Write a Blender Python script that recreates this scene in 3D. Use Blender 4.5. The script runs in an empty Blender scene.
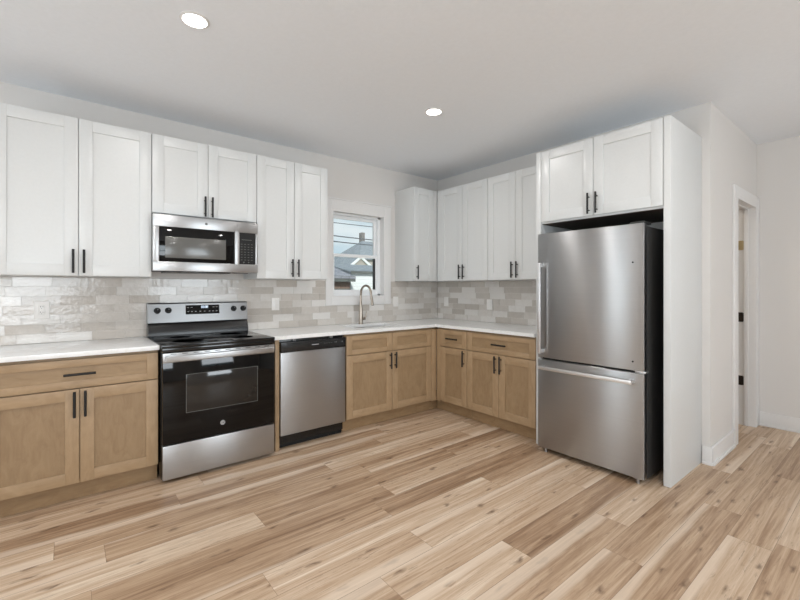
import bpy, bmesh, math, random
from mathutils import Vector, Matrix
random.seed(7)
S = bpy.context.scene
PI = math.pi

# ------------------------------------------------------------------ camera
cam_d = bpy.data.cameras.new('camera')
cam = bpy.data.objects.new('camera', cam_d)
S.collection.objects.link(cam)
cam.location = (-3.6705, -3.7841, 1.2947)
cam.rotation_euler = (PI/2, 0, 0.8916 - PI/2)
cam_d.sensor_fit = 'HORIZONTAL'; cam_d.sensor_width = 36.0
cam_d.lens = 36.0*412.87/800.0
cam_d.shift_y = (288.13 - 300.0)/800.0      # horizon sits a little above the middle of the frame
cam_d.clip_start = 0.05; cam_d.clip_end = 300
S.camera = cam

# ------------------------------------------------------------------ view, sky, sun, daylight
S.view_settings.view_transform = 'Standard'
S.view_settings.look = 'None'
S.view_settings.exposure = 0.0
S.view_settings.gamma = 1.0
S.view_settings.use_curve_mapping = False

W = bpy.data.worlds.new('sky'); S.world = W; W.use_nodes = True
nt = W.node_tree; nt.nodes.clear()
w_out = nt.nodes.new('ShaderNodeOutputWorld'); w_bg = nt.nodes.new('ShaderNodeBackground')
w_tc = nt.nodes.new('ShaderNodeTexCoord'); w_map = nt.nodes.new('ShaderNodeMapping')
w_map.inputs['Scale'].default_value = (1.5, 1.5, 6.0)
w_n = nt.nodes.new('ShaderNodeTexNoise'); w_n.inputs['Scale'].default_value = 2.2; w_n.inputs['Detail'].default_value = 6
w_r = nt.nodes.new('ShaderNodeValToRGB')
w_r.color_ramp.elements[0].position = 0.38; w_r.color_ramp.elements[0].color = (0.46, 0.62, 0.72, 1)
w_r.color_ramp.elements[1].position = 0.60; w_r.color_ramp.elements[1].color = (0.76, 0.82, 0.85, 1)
nt.links.new(w_tc.outputs['Generated'], w_map.inputs['Vector']); nt.links.new(w_map.outputs['Vector'], w_n.inputs['Vector'])
nt.links.new(w_n.outputs['Fac'], w_r.inputs['Fac']); nt.links.new(w_r.outputs['Color'], w_bg.inputs['Color'])
w_bg.inputs['Strength'].default_value = 1.15
nt.links.new(w_bg.outputs['Background'], w_out.inputs['Surface'])

def light(name, kind, loc, rot, energy, color=(1, 1, 1), **kw):
    l = bpy.data.lights.new(name, kind); l.energy = energy; l.color = color
    for k, v in kw.items(): setattr(l, k, v)
    o = bpy.data.objects.new(name, l); S.collection.objects.link(o)
    o.location = loc; o.rotation_euler = rot
    return o
light('sun', 'SUN', (0, 0, 10), (math.radians(56), 0, math.radians(-25)), 3.6, (1, .96, .9), angle=0.01)
# daylight lamps added outside unseen rear and left windows, tilted up to brighten ceiling
for wx in (-4.3, -1.2):
    light('daylight_fill', 'AREA', (wx, -7.75, 1.45), (PI/2+.55, 0, 0), 95, (.87, .935, 1), shape='RECTANGLE', size=1.7, size_y=1.5)
light('daylight_fill', 'AREA', (-6.25, -3.2, 1.45), (PI/2+.55, 0, -PI/2), 62, (.87, .935, 1), shape='RECTANGLE', size=1.7, size_y=1.5)
LAMP_W = 6.2        # each recessed downlight
light('daylight_fill', 'AREA', (-6.28, -.70, 1.45), (PI/2+.3, 0, -PI/2), 20, (.87, .935, 1), shape='RECTANGLE', size=.66, size_y=1.5)  # lamp added outside an unseen window to streak the refrigerator front
light('daylight_fill', 'AREA', (-5.35, .28, 1.45), (PI/2+.3, 0, PI), 7, (.87, .935, 1), shape='RECTANGLE', size=.36, size_y=1.3)  # second added lamp, for the other bright streak on the refrigerator

# ------------------------------------------------------------------ materials
def new_mat(name):
    m = bpy.data.materials.new(name); m.use_nodes = True
    return m, m.node_tree, m.node_tree.nodes['Principled BSDF']
def N(t, typ, **kw):
    n = t.nodes.new(typ)
    for k, v in kw.items():
        if k in n.inputs: n.inputs[k].default_value = v
        else: setattr(n, k, v)
    return n
def L(t, a, b): t.links.new(a, b)
def simple(name, col, rough=.5, metal=0, bump=0, scale=60, **kw):
    m, t, b = new_mat(name)
    b.inputs['Base Color'].default_value = (*col, 1); b.inputs['Roughness'].default_value = rough
    b.inputs['Metallic'].default_value = metal
    for k, v in kw.items(): b.inputs[k].default_value = v
    tc = N(t, 'ShaderNodeTexCoord')
    n = N(t, 'ShaderNodeTexNoise', Scale=scale, Detail=3.0); L(t, tc.outputs['Object'], n.inputs['Vector'])
    if bump:
        bp = N(t, 'ShaderNodeBump', Strength=bump, Distance=.002); L(t, n.outputs['Fac'], bp.inputs['Height'])
        L(t, bp.outputs['Normal'], b.inputs['Normal'])
    # very slight tone variation
    mx = N(t, 'ShaderNodeMix', data_type='RGBA'); mx.inputs[6].default_value = (*[c*.97 for c in col], 1); mx.inputs[7].default_value = (*[min(1, c*1.03) for c in col], 1)
    L(t, n.outputs['Fac'], mx.inputs[0]); L(t, mx.outputs[2], b.inputs['Base Color'])
    return m
def stainless(name, base=.42, rough=.30, aniso=.75, along_z=True):
    m, t, b = new_mat(name)
    b.inputs['Metallic'].default_value = 1; b.inputs['Anisotropic'].default_value = aniso
    v = N(t, 'ShaderNodeCombineXYZ'); v.inputs[2 if along_z else 0].default_value = 1.0
    L(t, v.outputs[0], b.inputs['Tangent'])
    tc = N(t, 'ShaderNodeTexCoord'); mp = N(t, 'ShaderNodeMapping'); mp.inputs['Scale'].default_value = (2, 2, 420)
    n = N(t, 'ShaderNodeTexNoise', Scale=1.0, Detail=2.0)
    L(t, tc.outputs['Object'], mp.inputs[0]); L(t, mp.outputs[0], n.inputs['Vector'])
    r = N(t, 'ShaderNodeMapRange'); r.inputs[3].default_value = base*.94; r.inputs[4].default_value = base*1.06
    L(t, n.outputs['Fac'], r.inputs[0])
    c = N(t, 'ShaderNodeCombineColor')
    mb = N(t, 'ShaderNodeMath', operation='MULTIPLY'); mb.inputs[1].default_value = 1.005
    L(t, r.outputs[0], c.inputs[0]); L(t, r.outputs[0], c.inputs[1]); L(t, r.outputs[0], mb.inputs[0]); L(t, mb.outputs[0], c.inputs[2])
    L(t, c.outputs[0], b.inputs['Base Color'])
    b.inputs['Roughness'].default_value = rough
    return m
def wood(name, c0, c1, grain_axis='z', rough=.45):
    m, t, b = new_mat(name)
    tc = N(t, 'ShaderNodeTexCoord'); oi = N(t, 'ShaderNodeObjectInfo')
    off = N(t, 'ShaderNodeVectorMath', operation='SCALE'); off.inputs[3].default_value = 37.0
    cb = N(t, 'ShaderNodeCombineXYZ')
    for i in range(3): L(t, oi.outputs['Random'], cb.inputs[i])
    L(t, cb.outputs[0], off.inputs[0])
    ad = N(t, 'ShaderNodeVectorMath', operation='ADD'); L(t, tc.outputs['Object'], ad.inputs[0]); L(t, off.outputs[0], ad.inputs[1])
    mp = N(t, 'ShaderNodeMapping'); mp.inputs['Scale'].default_value = (60, 60, 8) if grain_axis == 'z' else (8, 60, 60)
    L(t, ad.outputs[0], mp.inputs[0])
    n1 = N(t, 'ShaderNodeTexNoise', Scale=1.0, Detail=5.0, Roughness=.65, Distortion=.4); L(t, mp.outputs[0], n1.inputs['Vector'])
    mp2 = N(t, 'ShaderNodeMapping'); mp2.inputs['Scale'].default_value = (16, 16, 7) if grain_axis == 'z' else (7, 16, 16)
    L(t, ad.outputs[0], mp2.inputs[0])
    n2 = N(t, 'ShaderNodeTexNoise', Scale=1.0, Detail=4.0, Roughness=.6, Distortion=1.2); L(t, mp2.outputs[0], n2.inputs['Vector'])
    mx = N(t, 'ShaderNodeMath', operation='MULTIPLY_ADD'); mx.inputs[1].default_value = .55; L(t, n1.outputs['Fac'], mx.inputs[0]); L(t, n2.outputs['Fac'], mx.inputs[2])
    r = N(t, 'ShaderNodeMapRange'); r.inputs[1].default_value = .52; r.inputs[2].default_value = 1.03; L(t, mx.outputs[0], r.inputs[0])
    c = N(t, 'ShaderNodeMix', data_type='RGBA'); c.inputs[6].default_value = (*c0, 1); c.inputs[7].default_value = (*c1, 1)
    L(t, r.outputs[0], c.inputs[0]); L(t, c.outputs[2], b.inputs['Base Color'])
    b.inputs['Roughness'].default_value = rough
    bp = N(t, 'ShaderNodeBump', Strength=.08, Distance=.001); L(t, n1.outputs['Fac'], bp.inputs['Height']); L(t, bp.outputs['Normal'], b.inputs['Normal'])
    return m
def srgb(r, g, b): return tuple(((c/255)/12.92 if c/255 <= .04045 else ((c/255+.055)/1.055)**2.4) for c in (r, g, b))

M = {}
M['wall'] = simple('wall_paint', srgb(220, 216, 212), .6, bump=.06, scale=220)
M['ceiling'] = simple('ceiling_paint', srgb(240, 243, 247), .85, bump=.35, scale=45)
M['trim'] = simple('trim_paint', srgb(228, 226, 224), .35)
M['white'] = simple('white_cabinet_paint', srgb(216, 217, 216), .3)
M['vinyl'] = simple('white_vinyl', srgb(240, 241, 242), .3)
M['plastic'] = simple('white_plastic', srgb(238, 235, 231), .3)
M['slot'] = simple('socket_slot', srgb(60, 56, 54), .5)
M['steel'] = stainless('brushed_steel')
M['steel_dark'] = stainless('panel_steel', .25)
M['steel_fridge'] = stainless('fridge_steel', .44, .29, .95)
M['steel_bar'] = stainless('satin_steel_bar', .80, .36, 0)
M['nickel'] = simple('brushed_nickel', (.36, .31, .26), .28, metal=1.0)
M['blackmetal'] = simple('black_handle_metal', srgb(14, 13, 13), .55)
M['black'] = simple('black_enamel', srgb(20, 20, 21), .25)
M['blackglass'] = simple('black_glass', srgb(6, 6, 7), .045, **{'Specular IOR Level': .34})
M['cooktop'] = simple('ceramic_cooktop', srgb(14, 14, 15), .12)
M['burner'] = simple('burner_ring_print', srgb(58, 58, 60), .2)
M['ovenwin'] = simple('oven_window_glass', srgb(34, 32, 30), .06)
M['micwin'] = simple('microwave_window_mesh', srgb(98, 97, 94), .16)
M['darkgrey'] = simple('dark_grey_enamel', srgb(48, 47, 46), .42, bump=.25, scale=500)
M['rubber'] = simple('black_rubber', srgb(18, 18, 18), .7)
M['print'] = simple('pale_print', srgb(176, 176, 176), .5)
M['dimprint'] = simple('dim_print', srgb(96, 96, 94), .5)
M['brass'] = simple('brass', srgb(206, 188, 150), .35, metal=1.0)
M['bronze'] = simple('dark_bronze', srgb(58, 50, 44), .4, metal=.7)
M['underside'] = simple('underside_shade', srgb(78, 68, 60), .8)  # dark tone painting the shade below the refrigerator cabinet
M['shadow_gap'] = simple('cabinet_box_edge', srgb(92, 68, 46), .6)
M['wood_v'] = wood('maple_stile', srgb(159, 132, 100), srgb(177, 150, 118), 'z')
M['wood_h'] = wood('maple_rail', srgb(158, 131, 99), srgb(176, 149, 117), 'x')
M['wood_p'] = wood('maple_panel', srgb(143, 117, 87), srgb(162, 136, 104), 'z')
M['wood_hp'] = wood('maple_drawer_panel', srgb(147, 121, 90), srgb(165, 139, 107), 'x')
M['wood_k'] = wood('maple_toe_kick', srgb(142, 114, 82), srgb(160, 132, 98), 'x')
M['quartz'] = None

def quartz():
    m, t, b = new_mat('white_quartz')
    tc = N(t, 'ShaderNodeTexCoord')
    n = N(t, 'ShaderNodeTexNoise', Scale=3.2, Detail=8.0, Roughness=.62, Distortion=1.6); L(t, tc.outputs['Object'], n.inputs['Vector'])
    r = N(t, 'ShaderNodeValToRGB'); e = r.color_ramp.elements
    e[0].position = .46; e[0].color = (*srgb(240, 240, 239), 1)
    e[1].position = .50; e[1].color = (*srgb(235, 234, 232), 1)
    q = r.color_ramp.elements.new(.54); q.color = (*srgb(240, 240, 239), 1)
    L(t, n.outputs['Fac'], r.inputs['Fac']); L(t, r.outputs['Color'], b.inputs['Base Color'])
    b.inputs['Roughness'].default_value = .22
    return m
M['quartz'] = quartz()

def floor_mat():
    m, t, b = new_mat('oak_plank_floor')
    uv = N(t, 'ShaderNodeUVMap', uv_map='plank'); sp = N(t, 'ShaderNodeSeparateXYZ'); L(t, uv.outputs[0], sp.inputs[0])
    at = N(t, 'ShaderNodeAttribute', attribute_name='tone'); ts = N(t, 'ShaderNodeSeparateColor'); L(t, at.outputs['Color'], ts.inputs[0])
    loc = N(t, 'ShaderNodeUVMap', uv_map='local'); ls = N(t, 'ShaderNodeSeparateXYZ'); L(t, loc.outputs[0], ls.inputs[0])
    def tex(sx, sy, sc, det, rough, dist):
        mp = N(t, 'ShaderNodeMapping'); mp.inputs['Scale'].default_value = (sx, sy, 1); L(t, uv.outputs[0], mp.inputs[0])
        n = N(t, 'ShaderNodeTexNoise', Scale=sc, Detail=det, Roughness=rough, Distortion=dist); L(t, mp.outputs[0], n.inputs['Vector'])
        return n.outputs['Fac']
    fine = tex(3.0, 110, 1, 4, .6, .3)
    mid = tex(1.3, 34, 1, 6, .7, .9)
    broad = tex(.32, 8.5, 1, 3, .55, .5)
    # broad sapwood streaks
    rb = N(t, 'ShaderNodeMapRange', clamp=True); rb.inputs[1].default_value = .32; rb.inputs[2].default_value = .72; L(t, broad, rb.inputs[0])
    def rng(sock, a, b_):
        q = N(t, 'ShaderNodeMapRange', clamp=True); q.inputs[1].default_value = a; q.inputs[2].default_value = b_; L(t, sock, q.inputs[0]); return q.outputs[0]
    mid = rng(mid, .34, .66); fine = rng(fine, .3, .7)
    # plank tone + broad + mid -> ramp
    def mul(a, k, add=None):
        x = N(t, 'ShaderNodeMath', operation='MULTIPLY'); L(t, a, x.inputs[0]); x.inputs[1].default_value = k
        if add is None: return x.outputs[0]
        y = N(t, 'ShaderNodeMath', operation='ADD'); L(t, x.outputs[0], y.inputs[0]); L(t, add, y.inputs[1]); return y.outputs[0]
    s = mul(ts.outputs[0], .34); s = mul(rb.outputs[0], .30, s); s = mul(mid, .34, s); s = mul(fine, .14, s)
    r = N(t, 'ShaderNodeValToRGB'); e = r.color_ramp.elements
    e[0].position = .14; e[0].color = (*srgb(126, 97, 73), 1)
    e[1].position = .92; e[1].color = (*srgb(228, 211, 189), 1)
    for p, c in ((.34, (157, 127, 100)), (.55, (188, 160, 132)), (.76, (208, 184, 159))):
        q = r.color_ramp.elements.new(p); q.color = (*srgb(*c), 1)
    L(t, s, r.inputs['Fac'])
    # knots and mineral streaks
    mpk = N(t, 'ShaderNodeMapping'); mpk.inputs['Scale'].default_value = (2.2, 6.5, 1); L(t, uv.outputs[0], mpk.inputs[0])
    dn = N(t, 'ShaderNodeTexNoise', Scale=5.0, Detail=6.0); L(t, mpk.outputs[0], dn.inputs['Vector'])
    dv = N(t, 'ShaderNodeVectorMath', operation='SCALE'); dv.inputs[3].default_value = .34; L(t, dn.outputs['Color'], dv.inputs[0])
    da = N(t, 'ShaderNodeVectorMath', operation='ADD'); L(t, mpk.outputs[0], da.inputs[0]); L(t, dv.outputs[0], da.inputs[1])
    vo = N(t, 'ShaderNodeTexVoronoi', Scale=1.5, voronoi_dimensions='2D'); L(t, da.outputs[0], vo.inputs['Vector'])
    kr = N(t, 'ShaderNodeMapRange', clamp=True); kr.inputs[1].default_value = .0; kr.inputs[2].default_value = .15; kr.inputs[3].default_value = 1; kr.inputs[4].default_value = 0
    L(t, vo.outputs['Distance'], kr.inputs[0])
    vs = N(t, 'ShaderNodeSeparateColor'); L(t, vo.outputs['Color'], vs.inputs[0])
    kg = N(t, 'ShaderNodeMath', operation='GREATER_THAN'); kg.inputs[1].default_value = .62; L(t, vs.outputs[0], kg.inputs[0])
    km = N(t, 'ShaderNodeMath', operation='MULTIPLY'); L(t, kr.outputs[0], km.inputs[0]); L(t, kg.outputs[0], km.inputs[1])
    km2 = N(t, 'ShaderNodeMath', operation='MULTIPLY'); km2.inputs[1].default_value = .85; L(t, km.outputs[0], km2.inputs[0])
    # dark flecks stretched along the grain
    fl = tex(4.5, 55, 1, 5, .75, 1.0)
    fr = N(t, 'ShaderNodeMapRange', clamp=True); fr.inputs[1].default_value = .57; fr.inputs[2].default_value = .68; L(t, fl, fr.inputs[0])
    fm = N(t, 'ShaderNodeMath', operation='MULTIPLY'); fm.inputs[1].default_value = .5; L(t, fr.outputs[0], fm.inputs[0])
    mxk = N(t, 'ShaderNodeMath', operation='MAXIMUM'); L(t, km2.outputs[0], mxk.inputs[0]); L(t, fm.outputs[0], mxk.inputs[1])
    c1 = N(t, 'ShaderNodeMix', data_type='RGBA'); L(t, mxk.outputs[0], c1.inputs[0]); L(t, r.outputs['Color'], c1.inputs[6]); c1.inputs[7].default_value = (*srgb(100, 73, 52), 1)
    # pale sapwood running along one edge of many planks
    sd = N(t, 'ShaderNodeMath', operation='SUBTRACT'); sd.inputs[0].default_value = .178; L(t, ls.outputs[1], sd.inputs[1])
    sg = N(t, 'ShaderNodeMath', operation='GREATER_THAN'); sg.inputs[1].default_value = .5; L(t, ts.outputs[1], sg.inputs[0])
    sm = N(t, 'ShaderNodeMix', data_type='FLOAT'); L(t, sg.outputs[0], sm.inputs[0]); L(t, ls.outputs[1], sm.inputs[2]); L(t, sd.outputs[0], sm.inputs[3])
    sn = tex(.8, 1.0, 1, 4, .55, .3)
    sw = N(t, 'ShaderNodeMath', operation='MULTIPLY_ADD'); L(t, sn, sw.inputs[0]); sw.inputs[1].default_value = .14
    sb = N(t, 'ShaderNodeMath', operation='MULTIPLY_ADD'); L(t, ts.outputs[2], sb.inputs[0]); sb.inputs[1].default_value = .10; sb.inputs[2].default_value = -.112
    L(t, sb.outputs[0], sw.inputs[2])
    sx = N(t, 'ShaderNodeMath', operation='SUBTRACT'); L(t, sw.outputs[0], sx.inputs[0]); L(t, sm.outputs[0], sx.inputs[1])
    sr = N(t, 'ShaderNodeMapRange', clamp=True); sr.inputs[1].default_value = -.012; sr.inputs[2].default_value = .012; sr.inputs[4].default_value = .62; L(t, sx.outputs[0], sr.inputs[0])
    cs_ = N(t, 'ShaderNodeMix', data_type='RGBA'); L(t, sr.outputs[0], cs_.inputs[0]); L(t, c1.outputs[2], cs_.inputs[6]); cs_.inputs[7].default_value = (*srgb(227, 208, 187), 1)
    c1 = cs_
    # plank joints
    def edge(sock, lim, w):
        a = N(t, 'ShaderNodeMath', operation='SUBTRACT'); a.inputs[0].default_value = lim; L(t, sock, a.inputs[1])
        mn = N(t, 'ShaderNodeMath', operation='MINIMUM'); L(t, a.outputs[0], mn.inputs[0]); L(t, sock, mn.inputs[1])
        g = N(t, 'ShaderNodeMath', operation='LESS_THAN'); g.inputs[1].default_value = w; L(t, mn.outputs[0], g.inputs[0]); return g.outputs[0]
    ey = edge(ls.outputs[1], .178, .0012)
    ex = N(t, 'ShaderNodeMath', operation='LESS_THAN'); ex.inputs[1].default_value = .0018; L(t, ls.outputs[0], ex.inputs[0])
    em = N(t, 'ShaderNodeMath', operation='MAXIMUM'); L(t, ey, em.inputs[0]); L(t, ex.outputs[0], em.inputs[1])
    em2 = N(t, 'ShaderNodeMath', operation='MULTIPLY'); em2.inputs[1].default_value = .6; L(t, em.outputs[0], em2.inputs[0])
    c2 = N(t, 'ShaderNodeMix', data_type='RGBA'); L(t, em2.outputs[0], c2.inputs[0]); L(t, c1.outputs[2], c2.inputs[6]); c2.inputs[7].default_value = (*srgb(110, 84, 62), 1)
    L(t, c2.outputs[2], b.inputs['Base Color'])
    b.inputs['Roughness'].default_value = .42
    bp = N(t, 'ShaderNodeBump', Strength=.12, Distance=.001); L(t, mid, bp.inputs['Height']); L(t, bp.outputs['Normal'], b.inputs['Normal'])
    return m
M['floor'] = floor_mat()

def tile_mat():
    m, t, b = new_mat('glazed_tile')
    at = N(t, 'ShaderNodeAttribute', attribute_name='tone'); ts = N(t, 'ShaderNodeSeparateColor'); L(t, at.outputs['Color'], ts.inputs[0])
    tc = N(t, 'ShaderNodeTexCoord')
    n = N(t, 'ShaderNodeTexNoise', Scale=28.0, Detail=3.0, Distortion=.6); L(t, tc.outputs['Object'], n.inputs['Vector'])
    ad = N(t, 'ShaderNodeMath', operation='MULTIPLY_ADD'); L(t, n.outputs['Fac'], ad.inputs[0]); ad.inputs[1].default_value = .35
    L(t, ts.outputs[0], ad.inputs[2])
    r = N(t, 'ShaderNodeValToRGB'); e = r.color_ramp.elements
    e[0].position = .12; e[0].color = (*srgb(185, 177, 168), 1)
    e[1].position = 1.15; e[1].color = (*srgb(222, 218, 213), 1)
    q = e.new(.6); q.color = (*srgb(203, 196, 188), 1)
    L(t, ad.outputs[0], r.inputs['Fac'])
    L(t, r.outputs['Color'], b.inputs['Base Color']); b.inputs['Roughness'].default_value = .13
    n2 = N(t, 'ShaderNodeTexNoise', Scale=42.0, Detail=1.5); L(t, tc.outputs['Object'], n2.inputs['Vector'])
    bp = N(t, 'ShaderNodeBump', Strength=.22, Distance=.004); L(t, n2.outputs['Fac'], bp.inputs['Height']); L(t, bp.outputs['Normal'], b.inputs['Normal'])
    return m
M['tile'] = tile_mat()
M['grout'] = simple('grout', srgb(214, 209, 204), .8)

def glass_mat():
    m, t, b = new_mat('window_glass')
    t.nodes.remove(b); out = t.nodes['Material Output']
    tr = N(t, 'ShaderNodeBsdfTransparent'); gl = N(t, 'ShaderNodeBsdfGlossy'); gl.inputs['Roughness'].default_value = .02
    tr.inputs['Color'].default_value = (.95, .97, .97, 1)
    fr = N(t, 'ShaderNodeFresnel'); fr.inputs['IOR'].default_value = 1.45
    mx = N(t, 'ShaderNodeMixShader'); L(t, fr.outputs[0], mx.inputs[0]); L(t, tr.outputs[0], mx.inputs[1]); L(t, gl.outputs[0], mx.inputs[2])
    L(t, mx.outputs[0], out.inputs['Surface'])
    return m
M['glass'] = glass_mat()
def emit(name, col, s):
    m, t, b = new_mat(name); b.inputs['Base Color'].default_value = (*col, 1)
    b.inputs['Emission Color'].default_value = (*col, 1); b.inputs['Emission Strength'].default_value = s
    return m
M['lens'] = emit('lit_lens', (1, .97, .92), 9)
M['led'] = emit('led_digits', (.8, .9, 1), .45)
def shingle(name, c0, c1):
    m, t, b = new_mat(name); tc = N(t, 'ShaderNodeTexCoord')
    br = N(t, 'ShaderNodeTexBrick', Scale=1.6); br.inputs['Color1'].default_value = (*c0, 1); br.inputs['Color2'].default_value = (*c1, 1)
    br.inputs['Mortar'].default_value = (*[c*.7 for c in c0], 1); br.inputs['Mortar Size'].default_value = .02
    L(t, tc.outputs['Object'], br.inputs['Vector']); L(t, br.outputs['Color'], b.inputs['Base Color']); b.inputs['Roughness'].default_value = .9
    return m
def siding(name, c, pitch=.12):
    m, t, b = new_mat(name); tc = N(t, 'ShaderNodeTexCoord'); sp = N(t, 'ShaderNodeSeparateXYZ'); L(t, tc.outputs['Object'], sp.inputs[0])
    mo = N(t, 'ShaderNodeMath', operation='FRACT'); dv = N(t, 'ShaderNodeMath', operation='DIVIDE'); dv.inputs[1].default_value = pitch
    L(t, sp.outputs[2], dv.inputs[0]); L(t, dv.outputs[0], mo.inputs[0])
    g = N(t, 'ShaderNodeMath', operation='LESS_THAN'); g.inputs[1].default_value = .12; L(t, mo.outputs[0], g.inputs[0])
    mx = N(t, 'ShaderNodeMix', data_type='RGBA'); mx.inputs[6].default_value = (*c, 1); mx.inputs[7].default_value = (*[q*.8 for q in c], 1)
    L(t, g.outputs[0], mx.inputs[0]); L(t, mx.outputs[2], b.inputs['Base Color'])
    b.inputs['Roughness'].default_value = .7
    return m
M['shingle'] = shingle('grey_shingles', srgb(128, 136, 143), srgb(146, 153, 160))
M['shingle2'] = shingle('blue_grey_shingles', srgb(132, 134, 143), srgb(150, 151, 160))
M['siding'] = siding('white_siding', srgb(238, 242, 243))
M['siding2'] = siding('brown_siding', srgb(134, 112, 100))
M['siding3'] = siding('tan_siding', srgb(178, 172, 165))
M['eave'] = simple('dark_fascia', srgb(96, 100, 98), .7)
M['brick'] = simple('chimney_brick', srgb(128, 124, 122), .9, bump=.4, scale=20)
M['wire'] = simple('cable_sheath', srgb(92, 98, 104), .7)
M['ground'] = simple('grass_and_dirt', srgb(126, 128, 104), .95, bump=.5, scale=8)
M['fence'] = simple('weathered_fence', srgb(190, 184, 172), .9, bump=.3, scale=30)

# ------------------------------------------------------------------ mesh helpers
class MB:
    def __init__(s, *mats): s.bm = bmesh.new(); s.mats = list(mats); s.names = {}
    def box(s, x0, x1, y0, y1, z0, z1, bev=0, mi=0, seg=2):
        x0, x1 = sorted((x0, x1)); y0, y1 = sorted((y0, y1)); z0, z1 = sorted((z0, z1))
        tb = bmesh.new()
        bmesh.ops.create_cube(tb, size=1)
        for v in tb.verts:
            v.co = Vector(((x0+x1)/2+v.co.x*(x1-x0), (y0+y1)/2+v.co.y*(y1-y0), (z0+z1)/2+v.co.z*(z1-z0)))
        if bev > 0:
            bmesh.ops.bevel(tb, geom=tb.edges[:], offset=bev, segments=seg, profile=.6, affect='EDGES')
        s._merge(tb, mi); return s
    def _merge(s, tb, mi, smooth=False):
        for f in tb.faces: f.material_index = mi; f.smooth = smooth
        me = bpy.data.meshes.new('tmp'); tb.to_mesh(me); tb.free(); s.bm.from_mesh(me); bpy.data.meshes.remove(me)
    def cyl(s, p0, p1, r0, r1=None, n=20, mi=0, bev=0):
        p0, p1 = Vector(p0), Vector(p1); d = p1-p0; r1 = r0 if r1 is None else r1
        tb = bmesh.new(); bmesh.ops.create_cone(tb, cap_ends=True, cap_tris=False, segments=n, radius1=r0, radius2=r1, depth=d.length)
        if bev: bmesh.ops.bevel(tb, geom=[e for e in tb.edges if len([f for f in e.link_faces if len(f.verts) > 4])], offset=bev, segments=2, affect='EDGES')
        q = Vector((0, 0, 1)).rotation_difference(d.normalized())
        bmesh.ops.transform(tb, matrix=Matrix.Translation((p0+p1)/2) @ q.to_matrix().to_4x4(), verts=tb.verts)
        s._merge(tb, mi, False)
        return s
    def lathe(s, prof, c=(0, 0, 0), n=32, mi=0):
        tb = bmesh.new(); rings = []
        for r, z in prof:
            rings.append([tb.verts.new((c[0]+r*math.cos(2*PI*k/n), c[1]+r*math.sin(2*PI*k/n), c[2]+z)) for k in range(n)])
        for a, b in zip(rings, rings[1:]):
            for k in range(n): tb.faces.new((a[k], a[(k+1) % n], b[(k+1) % n], b[k]))
        for rg in (rings[0], rings[-1]):
            try: tb.faces.new(rg)
            except ValueError: pass
        bmesh.ops.recalc_face_normals(tb, faces=tb.faces[:])
        s._merge(tb, mi, True); return s
    def tube(s, pts, rad, n=14, mi=0):
        pts = [Vector(p) for p in pts]; rs = rad if isinstance(rad, (list, tuple)) else [rad]*len(pts)
        tb = bmesh.new(); rings = []; up = None
        for i, p in enumerate(pts):
            d = (pts[min(i+1, len(pts)-1)]-pts[max(i-1, 0)]).normalized()
            if up is None: up = d.orthogonal().normalized()
            up = (up-d*up.dot(d)).normalized(); w = d.cross(up)
            rings.append([tb.verts.new(p+(up*math.cos(2*PI*k/n)+w*math.sin(2*PI*k/n))*rs[i]) for k in range(n)])
        for a, b in zip(rings, rings[1:]):
            for k in range(n): tb.faces.new((a[k], a[(k+1) % n], b[(k+1) % n], b[k]))
        tb.faces.new(rings[0]); tb.faces.new(rings[-1])
        bmesh.ops.recalc_face_normals(tb, faces=tb.faces[:])
        s._merge(tb, mi, True); return s
    def poly(s, pts, y0, y1, axis='y', mi=0):
        """prism of an outline; axis y: outline in (x,z); axis x: outline in (y,z); axis z: outline in (x,y)"""
        tb = bmesh.new()
        def P(p, d):
            return {'y': (p[0], d, p[1]), 'x': (d, p[0], p[1]), 'z': (p[0], p[1], d)}[axis]
        a = [tb.verts.new(P(p, y0)) for p in pts]; b = [tb.verts.new(P(p, y1)) for p in pts]
        tb.faces.new(a); tb.faces.new(b[::-1]); n = len(pts)
        for k in range(n): tb.faces.new((a[k], b[k], b[(k+1) % n], a[(k+1) % n]))
        bmesh.ops.recalc_face_normals(tb, faces=tb.faces[:])
        s._merge(tb, mi); return s
    def build(s, name, parent=None, loc=None, auto=True):
        me = bpy.data.meshes.new(name); s.bm.to_mesh(me); s.bm.free()
        for m in s.mats: me.materials.append(m)
        if auto:
            try: me.set_sharp_from_angle(angle=math.radians(35)); [setattr(p, 'use_smooth', True) for p in me.polygons]
            except Exception: pass
        o = bpy.data.objects.new(name, me); S.collection.objects.link(o)
        if parent: o.parent = parent
        if loc: o.location = loc
        return o
def thing(name, label, cat, loc=(0, 0, 0), rz=0, group=None):
    o = bpy.data.objects.new(name, None); S.collection.objects.link(o); o.empty_display_size = .1
    o.location = loc; o.rotation_euler = (0, 0, rz); o['label'] = label; o['category'] = cat
    if group: o['group'] = group
    return o
def tag(o, label, cat, group=None, kind=None):
    o['label'] = label; o['category'] = cat
    if group: o['group'] = group
    if kind: o['kind'] = kind
    return o
def struct(o, label=None):
    o['kind'] = 'structure'
    if label: o['label'] = label
    return o

# ------------------------------------------------------------------ the setting
H = 2.66; XL = -6.0; XR = 1.44; YB = -7.5; YC = -2.86
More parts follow.
